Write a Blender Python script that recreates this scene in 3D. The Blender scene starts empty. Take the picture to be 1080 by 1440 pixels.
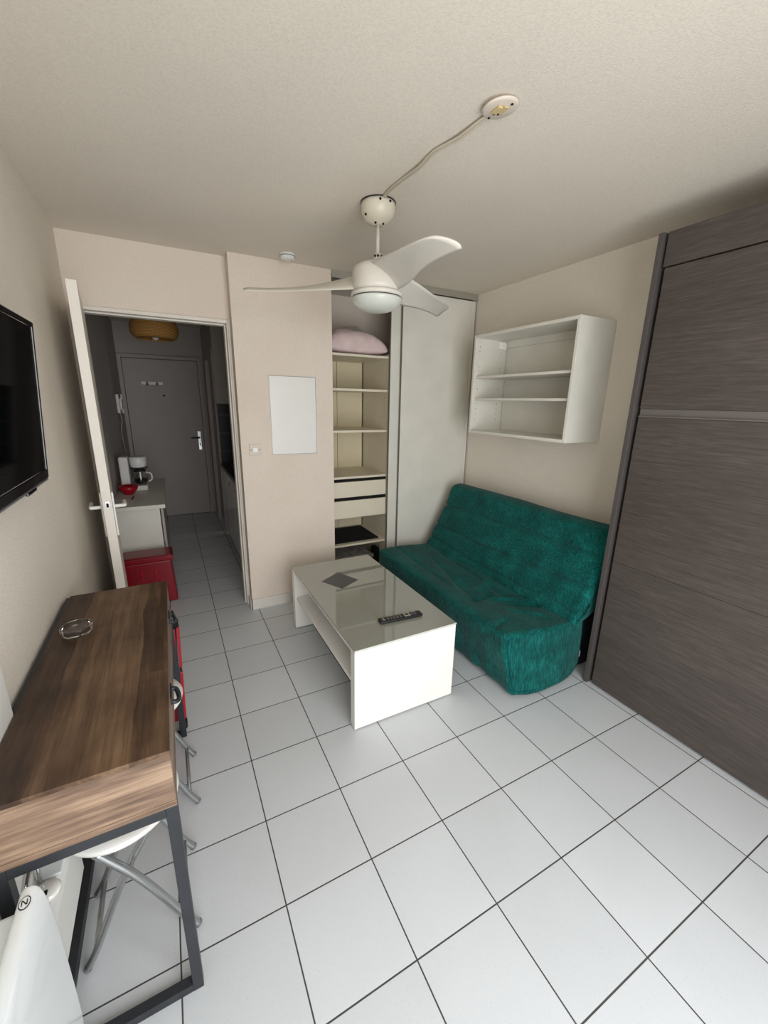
import bpy, bmesh, math, random
from mathutils import Vector, Matrix, noise
random.seed(7)
PI = math.pi
SC = bpy.context.scene
COL = SC.collection

# ------------------------------------------------------------------ camera
YAW, PITCH, ROLL, FPX = -0.486171214, -0.264069503, 0.0189989857, 570.6953
cam_data = bpy.data.cameras.new('camera')
cam = bpy.data.objects.new('camera', cam_data); COL.objects.link(cam)
cy, sy, cp, sp = math.cos(YAW), math.sin(YAW), math.cos(PITCH), math.sin(PITCH)
F = Vector((-sy*cp, cy*cp, sp)); r0 = Vector((cy, sy, 0)); u0 = r0.cross(F)
c, s = math.cos(ROLL), math.sin(ROLL)
rr = c*r0 + s*u0; uu = -s*r0 + c*u0
M = Matrix((rr, uu, -F)).transposed().to_4x4()
M.translation = Vector((-0.17771709, -0.95751454, 1.56916102))
cam.matrix_world = M
cam_data.sensor_fit = 'VERTICAL'; cam_data.sensor_height = 36
cam_data.lens = FPX/1440*36
cam_data.clip_start = 0.02; cam_data.clip_end = 60
SC.camera = cam

# ------------------------------------------------------------------ world, window light, exposure
w = bpy.data.worlds.new('world'); SC.world = w; w.use_nodes = True
w.node_tree.nodes['Background'].inputs[0].default_value = (0.86, 0.93, 1.0, 1)
w.node_tree.nodes['Background'].inputs[1].default_value = 1.2
def area(name, loc, rot, sx, sy_, power, col):
    l = bpy.data.lights.new(name, 'AREA'); l.shape = 'RECTANGLE'; l.size = sx; l.size_y = sy_
    l.energy = power; l.color = col
    o = bpy.data.objects.new(name, l); COL.objects.link(o); o.location = loc; o.rotation_euler = rot
    return o
area('window_daylight', (0.45, -1.72, 1.15), (math.radians(90), 0, 0), 1.7, 2.1, 62, (0.97, 0.985, 1.0))
SC.view_settings.view_transform = 'Standard'
SC.view_settings.look = 'None'
SC.view_settings.exposure = 0.0
SC.view_settings.gamma = 1.0
SC.view_settings.use_curve_mapping = False

# ------------------------------------------------------------------ material helpers
def lin(rgb):
    out = []
    for v in rgb:
        v /= 255.0
        out.append(v/12.92 if v <= 0.04045 else ((v+0.055)/1.055)**2.4)
    return (*out, 1)
class NT:
    def __init__(s, name):
        s.m = bpy.data.materials.new(name); s.m.use_nodes = True
        s.n = s.m.node_tree.nodes; s.l = s.m.node_tree.links
        s.b = s.n['Principled BSDF']
    def add(s, typ, **kw):
        nd = s.n.new(typ)
        for k, v in kw.items(): setattr(nd, k, v)
        return nd
    def link(s, a, b): s.l.new(a, b)
    def coord(s, scale=(1,1,1), rot=(0,0,0)):
        t = s.add('ShaderNodeTexCoord'); m = s.add('ShaderNodeMapping')
        m.inputs['Scale'].default_value = scale; m.inputs['Rotation'].default_value = rot
        s.link(t.outputs['Object'], m.inputs['Vector']); return m.outputs[0]
    def noise(s, vec, scale, detail=4, rough=.5):
        t = s.add('ShaderNodeTexNoise'); t.inputs['Scale'].default_value = scale
        t.inputs['Detail'].default_value = detail; t.inputs['Roughness'].default_value = rough
        s.link(vec, t.inputs['Vector']); return t.outputs['Fac']
    def ramp(s, fac, stops):
        r = s.add('ShaderNodeValToRGB'); e = r.color_ramp.elements
        e[0].position, e[0].color = stops[0]; e[1].position, e[1].color = stops[-1]
        for p, c_ in stops[1:-1]:
            x = e.new(p); x.color = c_
        s.link(fac, r.inputs[0]); return r.outputs[0]
    def mix(s, fac, a, b, mode='MIX'):
        m = s.add('ShaderNodeMix', data_type='RGBA', blend_type=mode)
        for sock, v in ((m.inputs[0], fac), (m.inputs[6], a), (m.inputs[7], b)):
            if hasattr(v, 'is_linked') or hasattr(v, 'links'): s.link(v, sock)
            else: sock.default_value = v
        return m.outputs[2]
    def math(s, op, a, b=0.0):
        m = s.add('ShaderNodeMath', operation=op)
        for sock, v in ((m.inputs[0], a), (m.inputs[1], b)):
            if hasattr(v, 'links'): s.link(v, sock)
            else: sock.default_value = v
        return m.outputs[0]
    def bump(s, h, strength, dist=.002):
        b = s.add('ShaderNodeBump'); b.inputs['Strength'].default_value = strength
        b.inputs['Distance'].default_value = dist
        s.link(h, b.inputs['Height']); s.link(b.outputs[0], s.b.inputs['Normal'])
    def color(s, v):
        if hasattr(v, 'links'): s.link(v, s.b.inputs['Base Color'])
        else: s.b.inputs['Base Color'].default_value = v
    def set(s, rough=.5, metal=0, spec=.5, coat=0, trans=0, ior=1.45):
        s.b.inputs['Roughness'].default_value = rough; s.b.inputs['Metallic'].default_value = metal
        s.b.inputs['Specular IOR Level'].default_value = spec
        s.b.inputs['Coat Weight'].default_value = coat
        s.b.inputs['Transmission Weight'].default_value = trans
        s.b.inputs['IOR'].default_value = ior
        return s.m
def plain(name, rgb, rough=.5, metal=0, spec=.5, coat=0, var=.04, scale=6, bump=0, bscale=200):
    t = NT(name); v = t.coord()
    c_ = lin(rgb)
    if var:
        a = tuple(x*(1-var) for x in c_[:3])+(1,); b = tuple(min(1, x*(1+var)) for x in c_[:3])+(1,)
        t.color(t.ramp(t.noise(v, scale), [(0.3, a), (0.7, b)]))
    else: t.color(c_)
    if bump: t.bump(t.noise(v, bscale, 3), bump)
    return t.set(rough, metal, spec, coat)

def wall_mat(name, rgb, stain=None, bump=.75, bs=140):
    t = NT(name); v = t.coord(); c_ = lin(rgb)
    base = t.ramp(t.noise(v, 1.3, 5, .6), [(0.3, tuple(x*.95 for x in c_[:3])+(1,)), (0.7, c_)])
    sp_ = t.ramp(t.noise(v, 120, 3), [(0.35, (0.93,0.93,0.93,1)), (0.6, (1,1,1,1))])
    base = t.mix(1.0, base, sp_, 'MULTIPLY')
    if stain:
        f = t.ramp(t.noise(v, 1.1, 3, .6), [(0.5, (0,0,0,1)), (0.75, (.55,.55,.55,1))])
        base = t.mix(f, base, lin(stain))
    t.color(base)
    t.bump(t.noise(v, bs, 5, .65), bump, .003)
    return t.set(.85, spec=.2)
MT = {}
MT['wall'] = wall_mat('wall_paint', (236, 227, 213))
MT['wall_pink'] = wall_mat('wall_paint_warm', (231, 218, 204), (216, 198, 182), .3, 120)
MT['ceiling'] = wall_mat('ceiling_paint', (228, 219, 205), None, .4, 190)
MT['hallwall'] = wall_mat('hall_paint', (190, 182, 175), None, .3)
MT['white'] = plain('white_paint', (226, 219, 208), .45)
MT['white_lam'] = plain('white_laminate', (222, 219, 208), .38)
MT['white_gloss'] = plain('white_gloss_lacquer', (240, 238, 230), .12, coat=.5, var=.01)
MT['white_plastic'] = plain('white_plastic', (232, 230, 224), .3, var=.02)
MT['enamel'] = plain('radiator_enamel', (226, 230, 230), .16, coat=.6, var=.01)
MT['cream_plastic'] = plain('cream_plastic', (216, 208, 190), .3, var=.03)
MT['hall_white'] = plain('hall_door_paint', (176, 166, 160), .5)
MT['dark_metal'] = plain('black_powder_coat', (38, 40, 44), .45, var=.1, scale=20)
MT['black'] = plain('black_plastic', (20, 20, 21), .4, var=.1)
MT['black_matte'] = plain('black_cloth', (14, 14, 16), .95, var=.2, scale=40)
MT['chrome'] = plain('chrome', (205, 205, 205), .15, 1, var=.02)
MT['silver'] = plain('silver_tube', (170, 172, 172), .32, .85, var=.03)
MT['alu'] = plain('aluminium_rail', (176, 172, 160), .45, .5, var=.03)
MT['grey_rail'] = plain('grey_rail', (108, 103, 98), .45, .2)
MT['red'] = plain('red_plastic', (165, 14, 34), .3, var=.06)
MT['red_dark'] = plain('red_plastic_stool', (128, 6, 24), .3, var=.06)
MT['grey'] = plain('grey_print', (112, 112, 116), .35)
MT['yellow'] = plain('yellowed_terminal', (200, 180, 130), .5)
MT['opal'] = plain('opal_glass', (208, 210, 200), .18, var=.01)
MT['dark_hole'] = plain('dark_gap', (12, 10, 9), .9, var=0)
MT['screen'] = plain('tv_screen', (6, 6, 7), .06, var=0)
MT['piano'] = plain('black_gloss', (12, 11, 13), .1, var=0, coat=.5)
MT['fan_white'] = plain('fan_white_plastic', (216, 210, 199), .35, var=.03, scale=14)
MT['shelf_white_lit'] = plain('white_lacquer_shelf_lit', (250, 246, 240), .3, var=.01)  # whiter than the table's gloss to stand in for light on the shelf
MT['print'] = plain('dark_grey_print', (74, 74, 78), .3)
MT['cover_beige'] = plain('beige_cover', (214, 202, 188), .45, var=.03)
MT['cream_board'] = plain('cream_board', (214, 202, 172), .5, var=.03)
MT['cream_shelf'] = plain('cream_shelf', (222, 213, 192), .45, var=.02)
MT['cable'] = plain('white_cable', (196, 186, 168), .5)
MT['grout_trim'] = plain('skirting_tile', (222, 218, 210), .3)
MT['pillow_pink'] = plain('pink_pillow_cotton', (218, 196, 194), .9, var=.08, scale=14, bump=.3, bscale=60)
MT['pillow_white'] = plain('white_pillow_cotton', (206, 200, 196), .9, var=.05, bump=.3, bscale=60)
MT['blanket'] = plain('grey_white_cloth', (150, 146, 140), .95, var=.35, scale=18)
MT['label'] = plain('white_label', (220, 220, 220), .6, var=0)

def floor_mat():
    t = NT('white_floor_tiles'); v = t.coord()
    br = t.add('ShaderNodeTexBrick'); br.offset = 0.0; br.squash = 1.0
    br.inputs['Scale'].default_value = 1.0; br.inputs['Brick Width'].default_value = .305
    br.inputs['Row Height'].default_value = .305; br.inputs['Mortar Size'].default_value = .0024
    br.inputs['Mortar Smooth'].default_value = .2; br.inputs['Bias'].default_value = 0
    br.inputs['Color1'].default_value = lin((208, 211, 214)); br.inputs['Color2'].default_value = lin((201, 204, 207))
    br.inputs['Mortar'].default_value = lin((72, 70, 68))
    t.link(v, br.inputs['Vector'])
    sp_ = t.ramp(t.noise(v, 260, 2, .5), [(0.27, (.74,.75,.76,1)), (0.36, (1,1,1,1))])
    c1 = t.mix(1.0, br.outputs['Color'], sp_, 'MULTIPLY')
    cl = t.ramp(t.noise(v, 3.0, 4), [(0.3, (.955,.955,.95,1)), (0.7, (1,1,1,1))])
    c2 = t.mix(1.0, c1, cl, 'MULTIPLY')
    t.color(c2)
    inv = t.math('SUBTRACT', 1.0, br.outputs['Fac'])
    h = t.math('ADD', inv, t.math('MULTIPLY', t.noise(v, 90, 3), .12))
    t.bump(h, .6, .0015)
    r = t.math('ADD', t.math('MULTIPLY', br.outputs['Fac'], .5), .33)
    t.link(r, t.b.inputs['Roughness'])
    m = t.set(.33, spec=.45); t.link(r, t.b.inputs['Roughness']); return m
MT['floor'] = floor_mat()

def desk_mat(name, dark, mid, light, axis='y'):
    """planks run along y, width in x"""
    t = NT(name)
    sc = (1, 1, 1) if axis == 'y' else (1, 1, 1)
    rot = (0, 0, 0) if axis == 'y' else (0, 0, math.radians(90))
    v = t.coord(sc, rot)
    sep = t.add('ShaderNodeSeparateXYZ'); t.link(v, sep.inputs[0])
    # wavy plank boundaries
    wob = t.math('MULTIPLY', t.noise(v, 2.2, 3), .07)
    pl = t.math('FLOOR', t.math('MULTIPLY', t.math('ADD', sep.outputs[0], wob), 10.5))
    seg = t.math('FLOOR', t.math('ADD', t.math('MULTIPLY', sep.outputs[1], .45), t.math('MULTIPLY', pl, .37)))
    wn = t.add('ShaderNodeTexWhiteNoise', noise_dimensions='2D')
    cmb = t.add('ShaderNodeCombineXYZ'); t.link(pl, cmb.inputs[0]); t.link(seg, cmb.inputs[1])
    t.link(cmb.outputs[0], wn.inputs['Vector'])
    stv = t.add('ShaderNodeMapping'); stv.inputs['Scale'].default_value = (26, 2.2, 26); t.link(v, stv.inputs['Vector'])
    off = t.add('ShaderNodeVectorMath', operation='ADD'); t.link(stv.outputs[0], off.inputs[0])
    cm2 = t.add('ShaderNodeCombineXYZ'); t.link(t.math('MULTIPLY', wn.outputs['Value'], 17.0), cm2.inputs[1]); t.link(cm2.outputs[0], off.inputs[1])
    n1 = t.noise(off.outputs[0], 1.0, 7, .62)
    n2 = t.noise(v, 5.5, 4, .6)
    f = t.math('ADD', t.math('MULTIPLY', n1, .55), t.math('ADD', t.math('MULTIPLY', wn.outputs['Value'], .24), t.math('MULTIPLY', n2, .36)))
    col = t.ramp(f, [(0.38, lin(dark)), (0.55, lin(mid)), (0.76, lin(light))])
    stv2 = t.add('ShaderNodeMapping'); stv2.inputs['Scale'].default_value = (160, 6, 160); t.link(v, stv2.inputs['Vector'])
    fine = t.ramp(t.noise(stv2.outputs[0], 1.0, 3), [(0.35, (.72,.70,.68,1)), (0.6, (1,1,1,1))])
    t.color(t.mix(1.0, col, fine, 'MULTIPLY'))
    t.bump(n1, .15)
    return t.set(.42, spec=.4)
MT['desk_top'] = desk_mat('rustic_brown_wood', (44, 32, 25), (80, 59, 44), (124, 98, 74))
def edge_wood():
    t = NT('rustic_wood_end_lit'); v = t.coord((5, 5, 95))
    n = t.noise(v, 1.0, 7, .65)
    n2 = t.noise(t.coord((5, 5, 16)), 1.0, 4)
    f = t.math('ADD', t.math('MULTIPLY', n, .6), t.math('MULTIPLY', n2, .4))
    t.color(t.ramp(f, [(0.33, lin((66, 50, 41))), (0.5, lin((116, 93, 76))), (0.66, lin((156, 131, 108)))]))  # same wood as the top, lightened for the daylight on the front
    return t.set(.5)
MT['desk_edge_lit'] = edge_wood()
def ward_mat():
    t = NT('grey_brown_wood_decor'); v = t.coord((120, 5, 120))
    n = t.noise(v, 1.0, 6, .7); n2 = t.noise(t.coord((4, .5, 4)), 1.0, 3); n3 = t.noise(t.coord((300, 14, 300)), 1.0, 3, .6)
    f = t.math('ADD', t.math('MULTIPLY', n, .45), t.math('ADD', t.math('MULTIPLY', n2, .2), t.math('MULTIPLY', n3, .35)))
    t.color(t.ramp(f, [(0.34, lin((62, 56, 52))), (0.5, lin((77, 70, 66))), (0.66, lin((94, 86, 81)))]))
    t.bump(n, .2)
    return t.set(.5, spec=.35)
MT['ward'] = ward_mat()
MT['ward_edge'] = plain('grey_brown_edge', (78, 73, 71), .5)
def sofa_mat():
    t = NT('teal_crinkle_cover'); v = t.coord((150, 150, 22))
    n = t.noise(v, 1.0, 4, .6); n2 = t.noise(t.coord(), 9, 4)
    f = t.math('ADD', t.math('MULTIPLY', n, .7), t.math('MULTIPLY', n2, .3))
    t.color(t.ramp(f, [(0.34, lin((1, 50, 50))), (0.5, lin((3, 79, 75))), (0.68, lin((20, 118, 111)))]))
    t.bump(n, .6, .003)
    t.b.inputs['Sheen Weight'].default_value = .08
    return t.set(.8, spec=.15)
MT['sofa'] = sofa_mat()
MT['sofa_seam'] = plain('teal_seam', (4, 72, 72), .85, spec=.1, var=.1)
def glass_mat(name, col, rough=0.02):
    t = NT(name); t.color(lin(col)); return t.set(rough, trans=1, ior=1.45)
MT['glass'] = glass_mat('clear_glass', (252, 253, 253))
MT['table_glass'] = plain('grey_green_back_painted_glass', (150, 151, 142), .06, coat=1, var=.01, spec=.6)
MT['glass_edge'] = plain('glass_edge', (204, 206, 196), .15, var=0)
def rattan():
    t = NT('woven_rattan'); v = t.coord()
    sep = t.add('ShaderNodeSeparateXYZ'); t.link(v, sep.inputs[0])
    at = t.math('ARCTAN2', sep.outputs[1], sep.outputs[0])
    a = t.math('SINE', t.math('ADD', t.math('MULTIPLY', at, 60), t.math('MULTIPLY', sep.outputs[2], 260)))
    b = t.math('SINE', t.math('SUBTRACT', t.math('MULTIPLY', at, 60), t.math('MULTIPLY', sep.outputs[2], 260)))
    f = t.math('ADD', t.math('MULTIPLY', t.math('MULTIPLY', a, b), .35), .5)
    t.color(t.ramp(f, [(0.2, lin((120, 78, 34))), (0.8, lin((214, 160, 84)))])); t.bump(f, .8, .004)
    return t.set(.7)
MT['rattan'] = rattan()
def splash():
    t = NT('dark_wall_tiles'); v = t.coord((1, 1, 1), (math.radians(90), 0, 0))
    br = t.add('ShaderNodeTexBrick'); br.offset = 0; br.inputs['Scale'].default_value = 1
    br.inputs['Brick Width'].default_value = .25; br.inputs['Row Height'].default_value = .2; br.inputs['Mortar Size'].default_value = .003
    br.inputs['Color1'].default_value = lin((44, 44, 48)); br.inputs['Color2'].default_value = lin((38, 38, 42)); br.inputs['Mortar'].default_value = lin((100, 96, 92))
    t.link(v, br.inputs['Vector']); t.color(br.outputs['Color']); return t.set(.3)
MT['splash'] = splash()
MT['counter'] = plain('black_worktop', (28, 26, 26), .3, var=.2, scale=60)

# ------------------------------------------------------------------ mesh helpers
def new_obj(name, bm, mats, parent=None, smooth=False, bevel=0, bseg=2, loc=None):
    me = bpy.data.meshes.new(name)
    bmesh.ops.recalc_face_normals(bm, faces=bm.faces[:])
    bm.to_mesh(me); bm.free()
    if not isinstance(mats, (list, tuple)): mats = [mats]
    for m in mats: me.materials.append(MT[m] if isinstance(m, str) else m)
    if smooth:
        for p in me.polygons: p.use_smooth = True
    o = bpy.data.objects.new(name, me); COL.objects.link(o)
    if loc is not None: o.location = loc
    if parent: o.parent = parent
    if bevel:
        b = o.modifiers.new('bevel', 'BEVEL'); b.width = bevel; b.segments = bseg; b.limit_method = 'ANGLE'
        b.angle_limit = math.radians(40)
    return o
def tag(o, label, cat, group=None, kind=None):
    if label: o['label'] = label
    if cat: o['category'] = cat
    if group: o['group'] = group
    if kind: o['kind'] = kind
    return o
def thing(name, label, cat, loc=(0,0,0), rz=0, group=None):
    o = bpy.data.objects.new(name, None); COL.objects.link(o)
    o.empty_display_size = .1
    o.location = loc; o.rotation_euler = (0, 0, rz)
    return tag(o, label, cat, group)
def box(bm, x0, x1, y0, y1, z0, z1, mi=0):
    vs = [bm.verts.new((x, y, z)) for z in (z0, z1) for x, y in ((x0,y0),(x1,y0),(x1,y1),(x0,y1))]
    for f in ((0,3,2,1),(4,5,6,7),(0,1,5,4),(1,2,6,5),(2,3,7,6),(3,0,4,7)):
        bm.faces.new([vs[i] for i in f]).material_index = mi
    return vs
def bxo(name, dims, mats, parent=None, bevel=0, **kw):
    """dims: list of boxes or one box"""
    bm = bmesh.new()
    if not isinstance(dims[0], (list, tuple)): dims = [dims]
    for d in dims: box(bm, *d)
    return new_obj(name, bm, mats, parent, bevel=bevel, **kw)
def tube(bm, pts, r, seg=12, cap=True, mi=0):
    pts = [Vector(p) for p in pts]; n = len(pts)
    rad = r if isinstance(r, (list, tuple)) else [r]*n
    tang = []
    for i in range(n):
        a = pts[max(i-1,0)]; b = pts[min(i+1,n-1)]; tang.append((b-a).normalized())
    up = Vector((0,0,1)) if abs(tang[0].z) < .9 else Vector((1,0,0))
    nrm = tang[0].cross(up).normalized()
    rings = []
    for i in range(n):
        nrm = (nrm - tang[i]*nrm.dot(tang[i])).normalized(); bn = tang[i].cross(nrm)
        rings.append([bm.verts.new(pts[i] + rad[i]*(math.cos(2*PI*k/seg)*nrm + math.sin(2*PI*k/seg)*bn)) for k in range(seg)])
    for i in range(n-1):
        for k in range(seg):
            f = bm.faces.new((rings[i][k], rings[i][(k+1)%seg], rings[i+1][(k+1)%seg], rings[i+1][k])); f.material_index = mi; f.smooth = True
    if cap:
        bm.faces.new(rings[0]).material_index = mi; bm.faces.new(rings[-1]).material_index = mi
def smooth_path(pts, n=6):
    P = [Vector(p) for p in pts]; P = [P[0]] + P + [P[-1]]; out = []
    for i in range(1, len(P)-2):
        for k in range(n):
            t = k/n; a, b, c_, d = P[i-1], P[i], P[i+1], P[i+2]
            out.append(.5*((2*b)+(c_-a)*t+(2*a-5*b+4*c_-d)*t*t+(-a+3*b-3*c_+d)*t**3))
    out.append(P[-2]); return out
def lathe(bm, prof, cx=0, cy_=0, seg=48, mi=0, close=True):
    rings = []
    for r, z in prof:
        if r < 1e-5: rings.append([bm.verts.new((cx, cy_, z))])
        else: rings.append([bm.verts.new((cx+r*math.cos(2*PI*k/seg), cy_+r*math.sin(2*PI*k/seg), z)) for k in range(seg)])
    for i in range(len(rings)-1):
        a, b = rings[i], rings[i+1]
        for k in range(seg):
            k2 = (k+1)%seg
            if len(a) == 1 and len(b) == 1: continue
            if len(a) == 1: f = bm.faces.new((a[0], b[k2], b[k]))
            elif len(b) == 1: f = bm.faces.new((a[k], a[k2], b[0]))
            else: f = bm.faces.new((a[k], a[k2], b[k2], b[k]))
            f.material_index = mi; f.smooth = True
def lath(name, prof, mat, parent=None, seg=48, loc=None, cx=0, cy_=0):
    bm = bmesh.new(); lathe(bm, prof, cx, cy_, seg)
    o = new_obj(name, bm, mat, parent, loc=loc)
    return o
def tub(name, pts, r, mat, parent=None, seg=12):
    bm = bmesh.new(); tube(bm, pts, r, seg); return new_obj(name, bm, mat, parent)
def prism(bm, poly, axis, a, b, mi=0):
    """poly in the two other axes, extruded along axis"""
    def P(p, t):
        if axis == 'x': return (t, p[0], p[1])
        if axis == 'y': return (p[0], t, p[1])
        return (p[0], p[1], t)
    A = [bm.verts.new(P(p, a)) for p in poly]; B = [bm.verts.new(P(p, b)) for p in poly]
    n = len(poly)
    for i in range(n): bm.faces.new((A[i], A[(i+1)%n], B[(i+1)%n], B[i])).material_index = mi
    bm.faces.new(A).material_index = mi; bm.faces.new(B).material_index = mi
def struct(name, dims, mat, bevel=0):
    o = bxo(name, dims, mat, None, bevel); o['kind'] = 'structure'; return o

# ------------------------------------------------------------------ the room
H = 2.452
XL, XR, YB, YD, YF = -0.615, 2.25, 2.023, 2.125, -1.6
struct('floor', (-.9, 2.45, YF-.3, 5.4, -.1, 0), 'floor')
struct('ceiling', (-.9, 2.45, YF-.3, 5.4, H, H+.1), 'ceiling')
struct('wall_left', (-.9, XL, YF, YD+.08, 0, H), 'wall')
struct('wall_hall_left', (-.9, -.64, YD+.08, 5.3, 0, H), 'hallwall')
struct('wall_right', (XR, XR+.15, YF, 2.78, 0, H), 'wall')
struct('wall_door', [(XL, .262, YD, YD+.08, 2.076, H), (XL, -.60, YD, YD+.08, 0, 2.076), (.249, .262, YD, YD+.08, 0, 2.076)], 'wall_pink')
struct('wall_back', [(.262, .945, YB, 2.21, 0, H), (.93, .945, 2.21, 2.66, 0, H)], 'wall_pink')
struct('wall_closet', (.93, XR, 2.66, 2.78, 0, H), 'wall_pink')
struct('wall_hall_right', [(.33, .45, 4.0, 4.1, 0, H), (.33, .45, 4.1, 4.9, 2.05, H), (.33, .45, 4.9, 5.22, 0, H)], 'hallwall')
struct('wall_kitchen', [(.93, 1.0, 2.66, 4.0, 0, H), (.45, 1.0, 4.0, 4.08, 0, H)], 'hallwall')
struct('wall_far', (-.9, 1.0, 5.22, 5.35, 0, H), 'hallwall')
# front wall with the large glazed opening the daylight comes through
struct('wall_front', [(-.9, -.42, YF-.15, YF, 0, H), (1.32, 2.4, YF-.15, YF, 0, H), (-.42, 1.32, YF-.15, YF, 2.22, H)], 'wall')
wf = bxo('window_1', [(-.42, -.37, YF-.1, YF-.04, 0, 2.22), (1.27, 1.32, YF-.1, YF-.04, 0, 2.22), (-.37, 1.27, YF-.1, YF-.04, 2.17, 2.22),
                      (-.37, 1.27, YF-.1, YF-.04, 0, .05)], 'white_plastic'); wf['kind'] = 'structure'
# skirting
struct('baseboard_back', [(.254, .945, YB-.012, YB-.0005, 0, .083), (.2495, .2615, YB-.012, YD-.001, 0, .083)], 'grout_trim')
struct('baseboard_left', (XL+.0005, XL+.012, YF, YD, 0, .083), 'grout_trim')
struct('baseboard_right', (XR-.012, XR-.0005, .36, 1.99, 0, .083), 'grout_trim')
struct('trim_1', [(XL+.0005, XL+.022, -.9, .215, 0, 1.15)], 'white_plastic', .004)
# door frame to the hall
df = [(-.60, -.555, YD-.012, YD+.09, 0, 2.076), (.2395, .2485, YD-.012, YD+.09, 0, 2.076), (-.555, .2395, YD-.012, YD+.09, 2.054, 2.076),
      (.2485, .2615, YD-.018, YD-.002, 0, 2.082), (.229, .2395, YD+.03, YD+.09, 0, 2.054), (-.54, .229, YD+.03, YD+.09, 2.044, 2.054)]
struct('trim_2', df, 'white', .003)

# ------------------------------------------------------------------ room door (open)
hx, hy = -.552, 2.11; fx, fy = -.478, 1.375
ang = math.atan2(fy-hy, fx-hx); L_ = math.hypot(fx-hx, fy-hy)
door = thing('door_1', None, None, (hx, hy, 0), ang); door['kind'] = 'structure'
bxo('door_leaf', (0, L_, -.02, .02, .008, 2.052), 'white', door, .002)
for sgn in (-1, 1):
    a, b = sorted((sgn*.0205, sgn*.029))
    pl = bxo('handle_plate', (L_-.085, L_-.045, a, b, .885, 1.11), 'white_plastic', door, .002)
    pts = smooth_path([(L_-.065, sgn*.029, 1.036), (L_-.065, sgn*.062, 1.036), (L_-.075, sgn*.072, 1.036), (L_-.18, sgn*.072, 1.034)], 5)
    tub('lever', pts, .009, 'white_plastic', pl)
bxo('latch', (L_, L_+.002, -.009, .009, 1.04, 1.075), 'chrome', door)
bxo('latch_hole', (L_+.002, L_+.0026, -.005, .005, 1.046, 1.066), 'dark_hole', door)

# ------------------------------------------------------------------ far entrance door
d2 = thing('door_2', None, None, (0, 5.19, 0)); d2['kind'] = 'structure'
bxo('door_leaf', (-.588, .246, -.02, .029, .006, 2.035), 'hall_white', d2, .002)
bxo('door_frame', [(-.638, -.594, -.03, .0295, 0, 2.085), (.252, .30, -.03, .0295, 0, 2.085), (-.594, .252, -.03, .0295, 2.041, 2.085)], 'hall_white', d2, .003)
hp = bxo('handle_plate', (.178, .216, -.026, -.0205, .895, 1.145), 'chrome', d2, .002); hp['label'] = 'bright metal handle plate with a keyhole'
tub('lever', smooth_path([(.197, -.026, 1.06), (.197, -.06, 1.06), (.18, -.068, 1.06), (.09, -.066, 1.06)], 4), .009, 'dark_metal', hp)
bxo('keyhole', (.192, .202, -.0285, -.0262, .95, .985), 'dark_hole', hp)
lath('peephole', [(0, -.003), (.012, -.003), (.012, .002), (0, .002)], 'dark_hole', d2, 16).matrix_local = Matrix.Translation((-.175, -.023, 1.6)) @ Matrix.Rotation(PI/2, 4, 'X')
for z in (.75, 1.78):
    tub('hinge', [(-.592, -.036, z), (-.592, -.036, z+.1)], .006, 'hall_white', d2)
hk = thing('hook_rail', 'small white rail with two hooks high on the far entrance door', 'hook rail', (-.29, 5.168, 1.748))
bxo('rail', (-.12, .12, -.008, 0, -.018, .018), 'white_plastic', hk, .003)
for x in (-.055, .055):
    tub('hook', smooth_path([(x, -.008, .005), (x, -.03, 0), (x, -.034, -.018), (x, -.04, 0.004)], 4), [.012, .012, .012, .012, .012, .014, .014, .014, .014, .014, .014, .014, .014], 'chrome', hk)
# ajar side door on the right of the hall
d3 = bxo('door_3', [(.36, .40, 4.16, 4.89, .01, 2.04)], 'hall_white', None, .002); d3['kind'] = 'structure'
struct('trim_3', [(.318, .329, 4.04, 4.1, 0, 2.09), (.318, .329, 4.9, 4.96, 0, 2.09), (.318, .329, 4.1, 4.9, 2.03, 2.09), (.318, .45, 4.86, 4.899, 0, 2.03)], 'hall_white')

# ------------------------------------------------------------------ intercom
ic = thing('intercom', 'white wall intercom handset on the left hall wall above the coffee maker', 'intercom', (-.639, 4.44, 1.40))
bxo('base', (0, .028, -.045, .045, 0, .2), 'white_plastic', ic, .006)
bxo('handset', [(.029, .052, -.04, -.008, .0, .2), (.029, .06, -.04, -.008, .15, .2), (.029, .06, -.04, -.008, 0, .045)], 'white_plastic', ic, .006)
tub('cord', smooth_path([(.02, -.02, 0), (.03, -.03, -.08), (.012, -.05, -.16), (.012, -.02, -.3), (.02, .04, -.45)], 6), .004, 'cable', ic, 8)

# ------------------------------------------------------------------ hall pendant
pl = thing('pendant_lamp', 'round woven rattan pendant lamp under the hall ceiling', 'lamp', (-.19, 3.6, 2.085))
prof = [(.0, .188), (.06, .19), (.13, .186), (.18, .165), (.198, .12), (.2, .09), (.196, .05), (.178, .018), (.15, .004), (.145, .008), (.17, .026), (.188, .055), (.19, .12), (.172, .158), (.12, .176), (.05, .18), (0, .18)]
lath('shade', prof, 'rattan', pl)
lath('bulb', [(0, -.004), (.018, 0), (.03, .018), (.03, .035), (.016, .065), (.014, .1), (0, .1)], 'opal', pl, 24)
tub('cord', [(0, 0, .19), (0, 0, .31)], .004, 'cable', pl)
lath('ceiling_cup', [(0, .31), (.035, .315), (.045, .366), (0, .366)], 'white_plastic', pl, 24)

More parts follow.
